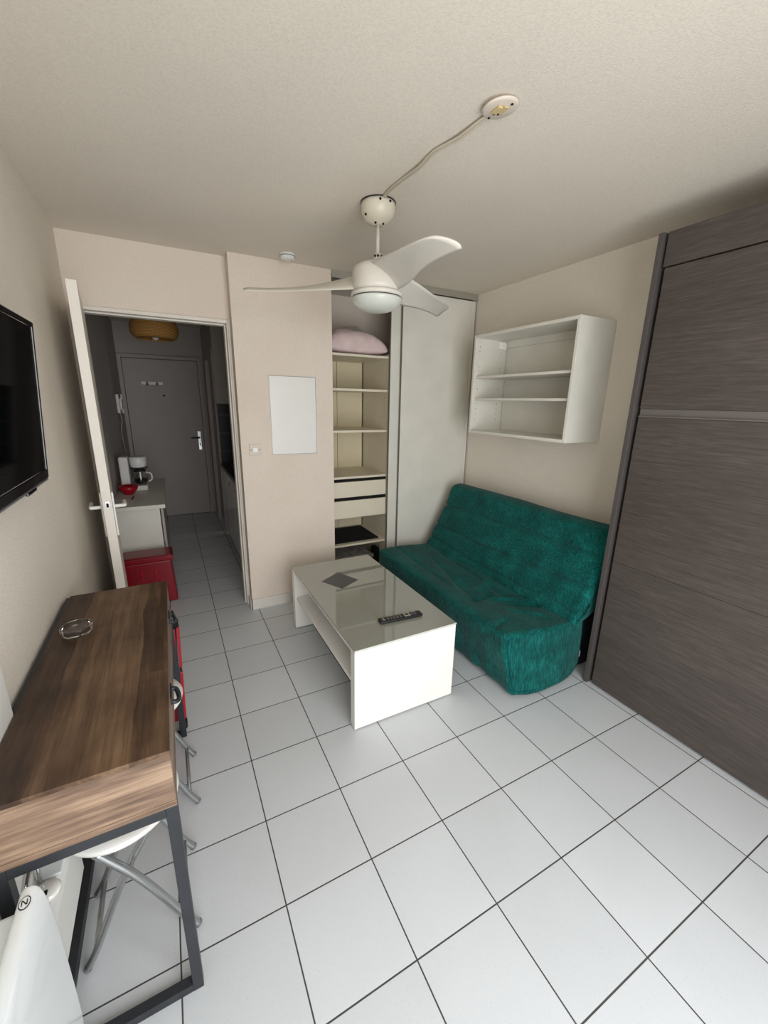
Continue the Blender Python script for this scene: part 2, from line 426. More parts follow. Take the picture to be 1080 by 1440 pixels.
# ------------------------------------------------------------------ kitchenette on the right of the hall
kc = thing('base_cabinet', 'white kitchen base unit under the black worktop beside the hall', 'cabinet', (0, 0, 0))
bxo('body', (.345, .925, 2.665, 3.98, .08, .828), 'white_lam', kc)
bxo('plinth', (.38, .9, 2.665, 3.98, 0, .08), 'hall_white', kc)
for y0, y1 in ((2.67, 3.1), (3.105, 3.535), (3.54, 3.975)):
    d = bxo('door', (.322, .344, y0, y1, .085, .82), 'white_gloss', kc, .002)
    tub('handle', smooth_path([(.322, y0+.05, .77), (.3, y0+.05, .77), (.3, y0+.17, .77), (.322, y0+.17, .77)], 4), .006, 'chrome', d, 8)
tag(bxo('worktop', (.31, .928, 2.664, 3.985, .83, .866), 'counter', None, .003), 'narrow black kitchen worktop seen through the hall doorway', 'worktop')
tag(bxo('hob', (.40, .85, 3.3, 3.85, .8665, .875), 'piano', None, .003), 'flat black glass hob set on the dark worktop', 'hob')
tag(bxo('backsplash', (.452, .928, 3.988, 3.9985, .867, 1.52), 'splash'), 'dark grey tiled splashback above the black worktop', 'splashback')
tag(bxo('backsplash', (.332, .451, 3.988, 3.9985, .867, 1.52), 'splash'), 'strip of dark splashback tiles ending at the hall corner', 'splashback')

# ------------------------------------------------------------------ hall sideboard with coffee things
sb = thing('sideboard', 'white side table with overhanging top against the left hall wall', 'side table', (0, 0, 0))
bxo('top', (-.638, -.26, 2.68, 3.95, .708, .74), 'white_lam', sb, .003)
bxo('end_panel', (-.636, -.305, 2.74, 2.765, 0, .707), 'white_lam', sb, .002)
bxo('end_panel', (-.636, -.305, 3.86, 3.885, 0, .707), 'white_lam', sb, .002)
bxo('door_panel', (-.30, -.28, 2.80, 3.82, .06, .69), 'hall_white', sb, .002)
cm = thing('coffee_maker', 'white filter coffee maker with glass jug on the hall side table', 'coffee maker', (-.5, 3.40, .741))
bxo('base', (-.1, .105, -.075, .075, 0, .045), 'white_plastic', cm, .008)
bxo('water_tank', (-.1, -.028, -.07, .07, .046, .31), 'white_plastic', cm, .012)
bm = bmesh.new(); lathe(bm, [(0, .21), (.06, .21), (.066, .215), (.07, .3), (.06, .305), (0, .305)], .048, 0, 32); new_obj('filter_holder', bm, 'white_plastic', cm)
bxo('drip_ring', (-.02, .118, -.055, .055, .197, .208), 'black', cm, .004)
bm = bmesh.new(); lathe(bm, [(0, .048), (.045, .048), (.062, .075), (.064, .11), (.048, .165), (.05, .18), (.047, .18), (.044, .165), (.06, .11), (.058, .078), (.043, .052), (0, .052)], .05, 0, 32)
cf = new_obj('carafe', bm, 'glass', cm)
bm = bmesh.new(); lathe(bm, [(0, .054), (.04, .054), (.055, .078), (.056, .1), (0, .1)], .05, 0, 32); new_obj('coffee', bm, 'black', cf)
bm = bmesh.new(); lathe(bm, [(0, .195), (.03, .193), (.05, .181), (0, .181)], .05, 0, 32); new_obj('lid', bm, 'black', cf)
tub('handle', smooth_path([(.1, -.03, .16), (.14, -.05, .15), (.145, -.052, .1), (.115, -.035, .075)], 5), .007, 'white_plastic', cf)
bw = lath('bowl', [(0, 0), (.035, 0), (.04, .006), (.068, .04), (.078, .075), (.074, .075), (.062, .04), (.036, .012), (0, .012)], 'red', None, 40, (-.54, 3.2, .741))
tag(bw, 'small red bowl in front of the white coffee maker', 'bowl')
pn = tub('pen', [(-.497, 3.06, .747), (-.503, 2.94, .747)], [.005, .005], 'black'); tag(pn, 'short black pen on the white hall side table', 'pen')

# ------------------------------------------------------------------ red step stool in the doorway
rs = thing('step_stool', 'solid red plastic step stool in the hall doorway, behind the desk', 'stool', (-.42, 2.545, 0))
bm = bmesh.new()
def frustum(bm, a0, b0, z0, a1, b1, z1, mi=0):
    v = [bm.verts.new((sx*a, sy_*b, z)) for a, b, z in ((a0, b0, z0), (a1, b1, z1)) for sx, sy_ in ((-1,-1),(1,-1),(1,1),(-1,1))]
    for f in ((0,3,2,1),(4,5,6,7),(0,1,5,4),(1,2,6,5),(2,3,7,6),(3,0,4,7)): bm.faces.new([v[i] for i in f]).material_index = mi
frustum(bm, .176, .108, 0, .160, .092, .345)
new_obj('body', bm, 'red_dark', rs, bevel=.012, bseg=3)
bm = bmesh.new(); frustum(bm, .174, .106, .346, .174, .106, .384); frustum(bm, .165, .096, .384, .160, .09, .393)
new_obj('seat', bm, 'red_dark', rs, bevel=.008, bseg=3)
for x in (-.05, .045):
    bxo('reflection_streak', (x-.008, x+.008, -.1075, -.099, .2, .29), 'red', rs, .004)  # lighter red strips paint the vertical reflections on the stool front

# ------------------------------------------------------------------ closet
cl = thing('closet_shelving', 'cream built-in shelf unit inside the open side of the closet', 'shelving', (0, 0, 0))
CX0, CX1, CY0, CY1 = .95, 1.478, 2.11, 2.6
bxo('side_panel', (CX0, CX0+.018, CY0, CY1, .0, 1.94), 'cream_shelf', cl)
bxo('side_panel', (CX1-.018, CX1, CY0, CY1, .0, 1.94), 'cream_shelf', cl)
bxo('back_panel', [(CX0, 1.20, CY1+.001, CY1+.008, .38, 1.92), (1.204, CX1-.03, CY1+.001, CY1+.008, .38, 1.92)], 'cream_board', cl)
for z in (1.925, 1.668, 1.345, .968, .375):
    bxo('shelf', (CX0+.0185, CX1-.0185, CY0+(.0 if z > 1.9 else .008), CY1-.001, z-.018, z), 'cream_shelf', cl, .001)
for z0, z1 in ((.795, .925), (.615, .765)):
    bxo('drawer', [(CX0+.022, CX1-.022, CY0-.002, CY0+.016, z0, z1), (CX0+.03, CX1-.03, CY0+.016, CY1-.05, z0, z0+.012)], 'cream_shelf', cl, .001)
    bxo('grip_gap', (CX0+.02, CX1-.02, CY0+.01, CY0+.03, z1+.0005, z1+.024), 'dark_hole', cl)
for z in (1.60, 1.55, 1.50, 1.45): 
    for yy in (CY0+.06, CY1-.08):
        bxo('peg_hole', (CX1-.0187, CX1-.0183, yy, yy+.006, z, z+.006), 'dark_hole', cl)

def pillow(name, mat, loc, a, b, h, rz, label, group=None, seedo=0):
    bm = bmesh.new(); n = 28
    bmesh.ops.create_grid(bm, x_segments=n, y_segments=n, size=1.0)
    top = bm.verts[:]
    g = {}
    def zf(x, y):
        e = max(0, (1-abs(x)**2.6))*max(0, (1-abs(y)**2.6)); return e**.42
    geo = bmesh.ops.duplicate(bm, geom=bm.verts[:]+bm.edges[:]+bm.faces[:])
    low = [v for v in geo['geom'] if isinstance(v, bmesh.types.BMVert)]
    bmesh.ops.reverse_faces(bm, faces=[f for f in geo['geom'] if isinstance(f, bmesh.types.BMFace)])
    for lst, sg in ((top, 1), (low, -1)):
        for v in lst:
            x, y = v.co.x, v.co.y
            pinch = 1-.06*(1-abs(x))*(abs(y)**3) - .06*(1-abs(y))*(abs(x)**3)
            nz = noise.noise(Vector((x*1.7+seedo, y*1.7, sg)))*.12 + noise.noise(Vector((x*5+seedo, y*5, sg)))*.05
            v.co = (x*a*pinch, y*b*pinch, (zf(x, y)*(1+nz))*h*(1 if sg > 0 else -.22)+h*.22)
    bmesh.ops.remove_doubles(bm, verts=bm.verts[:], dist=.0005)
    o = new_obj(name, bm, mat, None, smooth=True, loc=loc); o.rotation_euler = (0, 0, rz)
    return tag(o, label, 'pillow', group)
pillow('pillow', 'pillow_pink', (1.205, 2.255, 1.9305), .262, .135, .15, .03, 'plump pale pink pillow on the top closet shelf')
pw = pillow('pillow', 'pillow_white', (1.30, 2.495, 1.9305), .155, .085, .20, .0, 'whitish pillow half hidden at the back right of the top closet shelf', None, 5)
mt = bxo('mat', (1.0, 1.42, 2.16, 2.56, .376, .388), 'black_matte', None, .004); tag(mt, 'flat black mat lying on the lowest closet shelf', 'mat')
bm = bmesh.new()
for i in range(4): box(bm, .985, 1.40, 2.2, 2.52, .003+i*.055, .053+i*.055)
bl = new_obj('folded_blanket', bm, 'blanket', None, bevel=.02, bseg=3); tag(bl, 'grey-white folded blanket on the closet floor under the black mat', 'blanket')
bg = bxo('bag', (1.405, 1.455, 2.2, 2.3, .0, .27), 'black_matte', None, .02); tag(bg, 'small black bag beside the folded blanket on the closet floor', 'bag')

tr = thing('sliding_track', 'grey-beige metal sliding door track along the top of the closet', 'rail', (0, 0, 0))
bxo('front_rail', (.946, XR-.001, YB-.012, YB+.07, 2.428, 2.451), 'alu', tr)
bxo('rear_rail_or_shade', (.946, XR-.001, YB+.071, YB+.09, 2.395, 2.451), 'grey_rail', tr)
bxo('lip', (.946, XR-.001, YB-.012, YB-.009, 2.405, 2.428), 'alu', tr)
def slide(name, x0, x1, y, label):
    t = thing(name, label, 'closet door', (0, 0, 0))
    bxo('panel', (x0+.03, x1-.03, y+.006, y+.018, .03, 2.40), 'white_lam', t)
    bxo('stile', [(x0, x0+.03, y, y+.024, .02, 2.402), (x0+.03, x0+.036, y+.002, y+.006, .02, 2.402)], 'white_lam', t, .003)
    bxo('gap_shade_strip', (x0-.004, x0-.0005, y+.006, y+.02, .02, 2.402), 'grey_rail', t)  # grey strips paint in the shaded gaps at both door edges
    bxo('stile', (x1-.03, x1, y, y+.024, .02, 2.402), 'white_lam', t, .003)
    bxo('gap_shade_strip', (x1+.0005, x1+.005, y+.006, y+.02, .02, 2.402), 'grey_rail', t)
    bxo('bottom_rail', (x0+.03, x1-.03, y, y+.024, .012, .03), 'alu', t)
    return t
slide('sliding_door', 1.535, 2.238, YB+.0, 'front white sliding closet door beside the sofa')
slide('sliding_door', 1.452, 2.16, YB+.036, 'rear sliding closet door showing only its edge beside the open shelves')
bxo('floor_track', [(.946, XR-.013, YB-.005, YB+.07, 0, .01)], 'alu', tr)

# ------------------------------------------------------------------ things on the back wall
ap = thing('wall_panel', 'white rectangular access panel on the warm white wall', 'access panel', (0, 0, 0))
bxo('cover', (.478, .809, YB-.006, YB-.0025, 1.189, 1.732), 'white_plastic', ap, .001)
bxo('frame', [(.471, .476, YB-.008, YB-.0005, 1.183, 1.738), (.811, .816, YB-.008, YB-.0005, 1.183, 1.738), (.476, .811, YB-.008, YB-.0005, 1.183, 1.187), (.476, .811, YB-.008, YB-.0005, 1.734, 1.738)], 'white', ap)
bxo('shadow_gap', (.476, .811, YB-.002, YB-.0005, 1.187, 1.734), 'dark_hole', ap)
ls = thing('light_switch', 'small white light switch near the hall door frame', 'light switch', (.355, YB-.0005, 1.228))
bxo('plate', (-.04, .04, -.008, 0, -.038, .038), 'cover_beige', ls, .003)
bxo('rocker', (-.017, .017, -.014, -.0085, -.017, .017), 'white_plastic', ls, .003)
for x in (-.028, .028): bxo('screw', (x-.003, x+.003, -.0095, -.0082, -.003, .003), 'dark_hole', ls)

# ------------------------------------------------------------------ smoke detector
sd = thing('smoke_detector', 'small round white smoke detector on the ceiling above the access panel', 'smoke detector', (.6, 1.87, H-.0005))
lath('body', [(0, -.034), (.03, -.034), (.042, -.028), (.046, -.012), (.05, -.01), (.05, 0), (0, 0)], 'white_plastic', sd, 40)
lath('sensor_ring', [(.0465, -.016), (.0478, -.016), (.0478, -.012), (.0465, -.012)], 'grey', sd, 40)
lath('lamp', [(0, -.0365), (.003, -.0365), (.003, -.034), (0, -.034)], 'dark_hole', sd, 10).location = (.018, -.02, 0)

# ------------------------------------------------------------------ ceiling rose and fan
cr = thing('ceiling_rose', 'round ceiling cable outlet with yellowed terminal block', 'ceiling outlet', (.825, .231, H-.0075))
cr.rotation_euler = (0, -.11, 0)
lath('cover', [(0, -.007), (.047, -.007), (.053, -.004), (.055, 0), (0, 0)], 'cover_beige', cr, 48)
bxo('terminal_block', [(-.024, -.006, -.020, .014, -.014, -.0072), (-.004, .014, -.024, .010, -.012, -.0072)], 'yellow', cr, .002)
for x, y, r_ in ((-.006, .020, .0045), (.007, .017, .0035), (-.008, .042, .0035), (.014, -.036, .004)):
    lath('screw', [(0, -.0095), (r_, -.0095), (r_, -.0072), (0, -.0072)], 'dark_hole', cr, 12).location = (x, y, 0)

FX, FY = .788, .984
fan = thing('ceiling_fan', 'white three-blade ceiling fan with round opal light', 'ceiling fan', (FX, FY, 0))
lath('canopy', [(0, H-.001), (.078, H-.001), (.08, H-.02), (.078, H-.04), (.068, H-.062), (.048, H-.08), (.03, H-.086), (.026, H-.09), (0, H-.09)], 'cream_plastic', fan)
lath('canopy_rim', [(.0785, H-.0055), (.0815, H-.0055), (.0815, H-.001), (.0785, H-.001)], 'dark_metal', fan)
for a, z, r_ in ((-110, H-.016, .081), (-75, H-.016, .081), (-170, H-.062, .069), (-140, H-.088, .028), (-60, H-.088, .028)):
    b = bmesh.new(); bmesh.ops.create_icosphere(b, subdivisions=2, radius=.0055)
    new_obj('screw', b, 'dark_hole', fan, smooth=True, loc=(r_*math.cos(math.radians(a)), r_*math.sin(math.radians(a)), z))
tub('rod', [(0, 0, H-.09), (0, 0, 2.225)], .0085, 'fan_white', fan, 16)
lath('coupling', [(0, 2.245), (.018, 2.245), (.02, 2.225), (.024, 2.205), (0, 2.205)], 'fan_white', fan, 24)
for a in (-150, -110, -60):
    b = bmesh.new(); bmesh.ops.create_icosphere(b, subdivisions=2, radius=.006)
    new_obj('screw', b, 'dark_metal', fan, smooth=True, loc=(.021*math.cos(math.radians(a)), .021*math.sin(math.radians(a)), 2.232))
lath('motor_housing', [(0, 2.212), (.05, 2.206), (.09, 2.195), (.112, 2.182), (.119, 2.165), (.12, 2.10), (.12, 2.078), (0, 2.078)], 'fan_white', fan, 64)
lath('light_ring', [(0, 2.077), (.122, 2.077), (.126, 2.07), (.126, 2.06), (.118, 2.056), (0, 2.056)], 'fan_white', fan, 64)
lath('ring_gap', [(0, 2.0555), (.119, 2.0555), (.119, 2.0515), (0, 2.0515)], 'dark_metal', fan, 64)
lath('light_globe', [(0, 2.051), (.122, 2.051), (.121, 2.042), (.108, 2.022), (.085, 2.006), (.055, 1.996), (.025, 1.992), (0, 1.991)], 'opal', fan, 64)
def blade(theta):
    bm = bmesh.new(); NS, NC = 26, 10; th0 = math.radians(theta)
    rows = []
    for i in range(NS+1):
        t = i/NS; r_ = .085 + (.648-.085)*t
        off = .015 - .07*math.sin(PI*t)
        phi = th0 + off
        chord = .118 + .03*math.exp(-((t-.25)/.28)**2)
        if t > .95: chord *= 1-.05*((t-.95)/.05)**2
        pitch = math.radians(15 + 22*(1-t)**2.0)
        rad = Vector((math.cos(phi), math.sin(phi), 0)); tan = Vector((-math.sin(phi), math.cos(phi), 0))
        row = []
        for j in range(NC+1):
            q = j/NC-.5
            # tip cut is oblique
            rj = r_ + (t**6)*(.05*q) - (t**10)*.018*(abs(q)*2)**4
            p = rad*rj + tan*(q*chord)
            z = 2.100 + .03*(1-t)**2 - q*chord*math.tan(pitch) + .008*(1-4*q*q)
            row.append(Vector((p.x, p.y, z)))
        rows.append(row)
    T = [[bm.verts.new(p+Vector((0,0,.004 if 0<j<NC else .001))) for j, p in enumerate(r_)] for r_ in rows]
    B = [[bm.verts.new(p-Vector((0,0,.004 if 0<j<NC else .001))) for j, p in enumerate(r_)] for r_ in rows]
    for i in range(NS):
        for j in range(NC):
            bm.faces.new((T[i][j], T[i+1][j], T[i+1][j+1], T[i][j+1])); bm.faces.new((B[i][j], B[i][j+1], B[i+1][j+1], B[i+1][j]))
        bm.faces.new((T[i][0], B[i][0], B[i+1][0], T[i+1][0])); bm.faces.new((T[i][NC], T[i+1][NC], B[i+1][NC], B[i][NC]))
    for j in range(NC):
        bm.faces.new((T[0][j], T[0][j+1], B[0][j+1], B[0][j])); bm.faces.new((T[NS][j], B[NS][j], B[NS][j+1], T[NS][j+1]))
    return new_obj('blade', bm, 'fan_white', fan, smooth=True)
for th in (144, 264, 384): blade(th)

# cable from rose to fan canopy, running along the ceiling
def cable_pts(off):
    P = [(.812, .285, H-.008), (.806, .33, H-.010), (.797, .41, H-.012), (.776, .52, H-.007), (.778, .62, H-.012), (.772, .74, H-.007), (.768, .84, H-.006), (.775, .908, H-.006)]
    return smooth_path([(x+off, y, z-abs(off)*.4) for x, y, z in P], 6)
bm = bmesh.new(); tube(bm, cable_pts(0), .0042, 8); tube(bm, cable_pts(.007), .0036, 8)
tag(new_obj('power_cable', bm, 'cable'), 'beige two-strand cable running across the ceiling to the fan', 'cable')

# ------------------------------------------------------------------ open wall shelf on the right wall
ws = thing('wall_shelf', 'white open wall cabinet with two shelves above the sofa', 'wall cabinet', (0, 0, 0))
X0, X1, Y0, Y1, Z0, Z1 = 1.93, XR-.001, .725, 1.632, 1.35, 2.062
bxo('side_panel', (X0, X1, Y0, Y0+.02, Z0, Z1), 'white_lam', ws, .002)
bxo('side_panel', (X0, X1, Y1-.02, Y1, Z0, Z1), 'white_lam', ws, .002)
bxo('top_panel', (X0+.001, X1, Y0+.0205, Y1-.0205, Z1-.02, Z1-.0005), 'white_lam', ws, .001)
bxo('bottom_panel', (X0+.001, X1, Y0+.0205, Y1-.0205, Z0+.0005, Z0+.02), 'white_lam', ws, .001)
bxo('back_panel', (X1-.01, X1-.004, Y0+.0205, Y1-.0255, Z0+.0205, Z1-.0205), 'white_lam', ws)
bxo('hanging_rail', (X1-.022, X1-.0105, Y0+.021, Y1-.021, Z1-.07, Z1-.0205), 'white_lam', ws)
for z in (1.772, 1.612):
    bxo('shelf', (X0+.022, X1-.0225 if z > 1.9 else X1-.0105, Y0+.0215, Y1-.0215, z-.016, z), 'white_lam', ws, .001)
bxo('hanging_bracket', (X1-.10, X1-.03, Y1-.040, Y1-.0205, Z1-.085, Z1-.03), 'white_gloss', ws, .004)
for xx in (X0+.04, X1-.07):
    for z in (1.45, 1.49, 1.53, 1.57, 1.60, 1.68, 1.76, 1.81, 1.84, 1.95, 1.98):
        bxo('peg_hole', (xx, xx+.006, Y1-.0208, Y1-.0202, z, z+.007), 'grey', ws)

# ------------------------------------------------------------------ fold-down wall bed cabinet
wb = thing('wall_bed_cabinet', 'tall dark grey-brown wood wall bed cabinet on the right', 'cabinet', (0, 0, 0))
WF = 1.872
bxo('side_panel', (1.848, XR-.002, .288, .312, 0, 2.315), 'ward_edge', wb, .002)
bxo('side_panel', (1.848, XR-.002, -1.35, -1.326, 0, 2.315), 'ward_edge', wb, .002)
bxo('top_front', (WF-.012, WF+.012, -1.325, .276, 2.174, 2.313), 'ward', wb, .0015)
bxo('top_board', (WF+.013, XR-.002, -1.325, .287, 2.29, 2.312), 'ward_edge', wb)
bxo('upper_front', (WF-.01, WF+.012, -1.32, .268, 1.562, 2.168), 'ward', wb, .0015)
bxo('lower_front', (WF-.01, WF+.012, -1.32, .268, .7705, 1.522), 'ward', wb, .0015)
bxo('lower_front', (WF-.01, WF+.012, -1.32, .268, .012, .7695), 'ward', wb, .0015)
bxo('grip_rail', [(WF-.004, WF+.012, -1.32, .268, 1.5225, 1.5615), (WF-.014, WF-.004, -1.32, .268, 1.5225, 1.529)], 'grey_rail', wb, .001)
bxo('inner_back', (WF+.03, WF+.04, -1.325, .287, .01, 2.289), 'dark_hole', wb)

# ------------------------------------------------------------------ sofa
def extrude_soft(name, prof, y0, y1, rnd, mat, parent, ny=150, bulge=None, disp=None, nper=5, capn=7):
    # smooth closed profile by Chaikin then resample
    P = [Vector((a, b)) for a, b in prof]
    for _ in range(3):
        Q = []
        for i in range(len(P)):
            a, b = P[i], P[(i+1) % len(P)]; Q += [a*.75+b*.25, a*.25+b*.75]
        P = Q
    N = 240; tot = [0]
    for i in range(len(P)): tot.append(tot[-1]+(P[(i+1) % len(P)]-P[i]).length)
    R = []
    for k in range(N):
        d = tot[-1]*k/N; i = max(j for j in range(len(P)) if tot[j] <= d)
        f = (d-tot[i])/max(1e-9, tot[i+1]-tot[i]); R.append(P[i].lerp(P[(i+1) % len(P)], f))
    cen = sum(R, Vector((0, 0)))/N
    # inward normals
    nr = []
    for k in range(N):
        t_ = (R[(k+1) % N]-R[k-1]).normalized(); n_ = Vector((-t_.y, t_.x))
        if n_.dot(cen-R[k]) < 0 and False: n_ = -n_
        nr.append(n_)
    area_ = sum(R[k].x*R[(k+1) % N].y-R[(k+1) % N].x*R[k].y for k in range(N))
    sg = 1 if area_ > 0 else -1
    st = []
    for i in range(capn): a = PI/2*i/(capn-1); st.append((y0+rnd*(1-math.sin(a)), rnd*(1-math.cos(a)) if False else rnd*(1-math.cos(PI/2-a)) if False else None))
    st = []
    for i in range(capn):
        a = PI/2*i/capn; st.append((y0+rnd*(1-math.sin(a)), rnd*(1-math.cos(a))))
    st = [(y0+rnd*(1-math.cos(PI/2*i/capn)), rnd*(1-math.sin(PI/2*i/capn))) for i in range(capn)]
    body = [(y0+rnd+(y1-y0-2*rnd)*i/ny, 0.0) for i in range(ny+1)]
    end = [(y1-(yy-y0), ins) for yy, ins in st][::-1]
    st = st+body+end
    bm = bmesh.new(); rings = []
    for yy, ins in st:
        ring = []
        for k in range(N):
            p = R[k]+nr[k]*sg*ins
            ring.append(Vector((p.x, yy, p.y)))
        rings.append(ring)
    # inner cap rings
    def caps(ring, n=6):
        out = []; c3 = sum(ring, Vector())/len(ring)
        for i in range(1, n):
            out.append([p.lerp(c3, i/n) for p in ring])
        return out, c3
    c0, ce0 = caps(rings[0]); c1, ce1 = caps(rings[-1])
    allr = c0[::-1]+rings+c1
    def fin(p):
        q = p.copy()
        if bulge: q = bulge(q)
        if disp: q = disp(q)
        return q
    V = [[bm.verts.new(fin(p)) for p in r_] for r_ in allr]
    for i in range(len(V)-1):
        for k in range(N): bm.faces.new((V[i][k], V[i][(k+1) % N], V[i+1][(k+1) % N], V[i+1][k]))
    a = bm.verts.new(fin(ce0)); b = bm.verts.new(fin(ce1))
    for k in range(N):
        bm.faces.new((a, V[0][(k+1) % N], V[0][k])); bm.faces.new((b, V[-1][k], V[-1][(k+1) % N]))
    return new_obj(name, bm, mat, parent, smooth=True)
def fold(q, x0, y0, ang_, ln, wd, amp):
    """a ridge/crease line in the xy plane"""
    dx, dy = q.x-x0, q.y-y0; ca, sa = math.cos(ang_), math.sin(ang_)
    u_ = dx*ca+dy*sa; v_ = -dx*sa+dy*ca
    return amp*math.exp(-(v_/wd)**2)*math.exp(-(u_/ln)**4)
sofa = thing('sofa_bed', 'low teal fabric-covered sofa bed against the right wall', 'sofa', (0, 0, 0))
def seat_bulge(q):
    if q.y < .8:                                    # rounded near end
        k = max(0, 1-(q.y-.4)/.4)
        m_ = max(0, 1-((q.x-1.60)/.36)**2)
        q.y -= .075*k*m_*(1-.45*min(1, q.z/.4))
        q.z = q.z
    return q
def seat_disp(q):
    n = noise.noise(Vector((q.x*3, q.y*3, q.z*3)))*.010 + noise.noise(Vector((q.x*9, q.y*6, q.z*9)))*.005 + noise.noise(Vector((q.x*24, q.y*24, q.z*18)))*.0022
    topk = max(0, min(1, (q.z-.22)/.1))
    f = 0
    f += fold(q, 1.50, 1.15, math.radians(78), .36, .028, -.013)
    f += fold(q, 1.60, .98, math.radians(25), .17, .03, .013)
    f += fold(q, 1.50, .84, math.radians(12), .14, .024, -.010)
    f += fold(q, 1.68, .72, math.radians(-40), .2, .02, .016)
    f += fold(q, 1.72, .62, math.radians(-30), .16, .014, -.014)
    f += fold(q, 1.62, .55, math.radians(-55), .12, .014, .010)
    f += fold(q, 1.40, 1.45, math.radians(88), .4, .02, -.010)
    f += fold(q, 1.36, .52, math.radians(20), .08, .014, -.012)
    f += fold(q, 1.70, 1.30, math.radians(85), .5, .016, -.012)
    f -= .022*math.exp(-((q.x-1.55)/.18)**2-((q.y-.95)/.35)**2)
    q.z += 1.2*f*topk
    if q.x < 1.36 and q.z < .36:                     # front drape: small vertical puckers
        q.x += .006*math.sin(q.y*42+2*noise.noise(Vector((0, q.y*4, 0)))) * (1-q.z/.4)
    q.x += n; q.z += n*.8
    if q.z < .004: q.z = .004
    return q
seatp = [(1.30, .20), (1.272, .30), (1.262, .375), (1.285, .40), (1.40, .402), (1.62, .385), (1.80, .375), (1.89, .39), (1.90, .22), (1.89, .01), (1.60, .006), (1.35, .008), (1.325, .06)]
seatp_d = []
for i, p in enumerate(seatp):
    seatp_d.append(p)
so = extrude_soft('seat_cover', seatp_d, .405, 1.865, .028, 'sofa', sofa, bulge=seat_bulge, disp=seat_disp)
def back_disp(q):
    n = noise.noise(Vector((q.x*3+5, q.y*2.5, q.z*3)))*.012 + noise.noise(Vector((q.x*8, q.y*5, q.z*10)))*.005
    # three long horizontal quilting creases
    for zc, amp, dep in ((.72, .020, 0), (.555, .022, 1), (.43, .014, 2)):
        zz = zc + .018*math.sin(q.y*2.3+dep)
        q.x += amp*math.exp(-((q.z-zz)/.012)**2)
    q.x += n; q.z += n*.6
    return q
backp = [(1.73, .33), (1.77, .44), (1.86, .60), (1.945, .76), (1.965, .845), (2.0, .888), (2.09, .895), (2.14, .86), (2.13, .76), (2.05, .55), (1.99, .42), (1.93, .40), (1.86, .36)]
bo = extrude_soft('backrest_cover', backp, .352, 1.885, .045, 'sofa', sofa, disp=back_disp)
bxo('gap_shade_frame', (1.905, 2.15, .42, 1.84, .0, .34), 'dark_metal', sofa, .01)  # solid dark block added to darken the gap behind the seat, as its frame
# piping seams along the near end of the seat
def endpt(x, z):
    return seat_bulge(Vector((x, .408, z)))
seam = []
for x, z in ((1.288, .375), (1.290, .31), (1.312, .20), (1.335, .09), (1.36, .055), (1.45, .045), (1.6, .042), (1.75, .045), (1.86, .06)):
    p = endpt(x, z); seam.append((p.x, p.y-.001, p.z))
tub('piping', smooth_path(seam, 5), .0035, 'sofa_seam', sofa, 8)
seam2 = [(1.866, .36), (1.874, .28), (1.874, .16), (1.866, .06)]
tub('piping', smooth_path([(*endpt(a, b).xy, endpt(a, b).z) for a, b in seam2], 5), .003, 'sofa_seam', sofa, 8)
tg = bxo('care_tag', (1.889, 1.903, .392, .395, .095, .135), 'label', sofa); tg['label'] = 'tiny white care tag on the side seam'

# ------------------------------------------------------------------ coffee table
ct = thing('coffee_table', 'low white gloss coffee table with grey-green glass top', 'coffee table', (0, 0, 0))
TX0, TX1, TY0, TY1, TZ = .484, 1.07, .56, 1.655, .45
bxo('end_panel', (TX0, TX1, TY0, TY0+.05, .006, TZ-.012), 'white_gloss', ct, .003)
bxo('end_panel', (TX0, TX1, TY1-.055, TY1, .006, TZ-.012), 'white_gloss', ct, .003)
bxo('top_panel', (TX0+.004, TX1-.004, TY0+.051, TY1-.056, TZ-.034, TZ-.012), 'white_gloss', ct, .002)
gl = bxo('glass_top', (TX0-.001, TX1+.001, TY0-.001, TY1+.001, TZ-.0095, TZ), 'table_glass', ct, .0015)
gl['label'] = 'grey-green glass top with a dark grey diamond'
bm = bmesh.new(); prism(bm, [(.594, 1.345), (.677, 1.193), (.820, 1.272), (.742, 1.437)], 'z', TZ+.0001, TZ+.0008); new_obj('diamond_print', bm, 'print', gl)
bxo('glass_rim', [(TX0-.001, TX1+.001, TY0-.002, TY0-.0012, TZ-.009, TZ-.001)], 'glass_edge', gl)
bxo('lower_shelf', (TX0+.014, TX1-.014, TY0+.051, TY1-.056, .226, .248), 'shelf_white_lit', ct, .002)
for x, y in ((TX0+.03, TY0+.025), (TX1-.03, TY0+.025), (TX0+.03, TY1-.025), (TX1-.03, TY1-.025)):
    lath('foot', [(0, 0), (.012, 0), (.012, .006), (0, .006)], 'black', ct, 16).location = (x, y, 0)

# remote
rz = math.atan2(.697-.718, .945-.69)
rc = thing('remote_control', 'black remote control with grey navigation pad on the coffee table', 'remote control', (.822, .722, TZ+.0005), rz+.01)
bxo('body', (-.125, .125, -.024, .024, 0, .018), 'black', rc, .009, bseg=4)
bxo('navigation_pad', (.018, .055, -.017, .017, .0182, .0196), 'alu', rc, .004)
bxo('ok_button', (.028, .045, -.008, .008, .0197, .021), 'black', rc, .003)
bxo('label_plate', (-.108, -.092, -.015, .015, .0182, .0192), 'grey', rc, .001)
for i in range(5):
    for j in range(3):
        x = -.075+i*.018; y = -.012+j*.012
        bxo('button', (x-.0055, x+.0055, y-.004, y+.004, .0182, .0203), 'grey_rail' , rc, .001)
for i in range(2):
    for j in range(3):
        x = .068+i*.016; y = -.012+j*.012
        bxo('button', (x-.0045, x+.0045, y-.0035, y+.0035, .0182, .0203), 'grey', rc, .001)

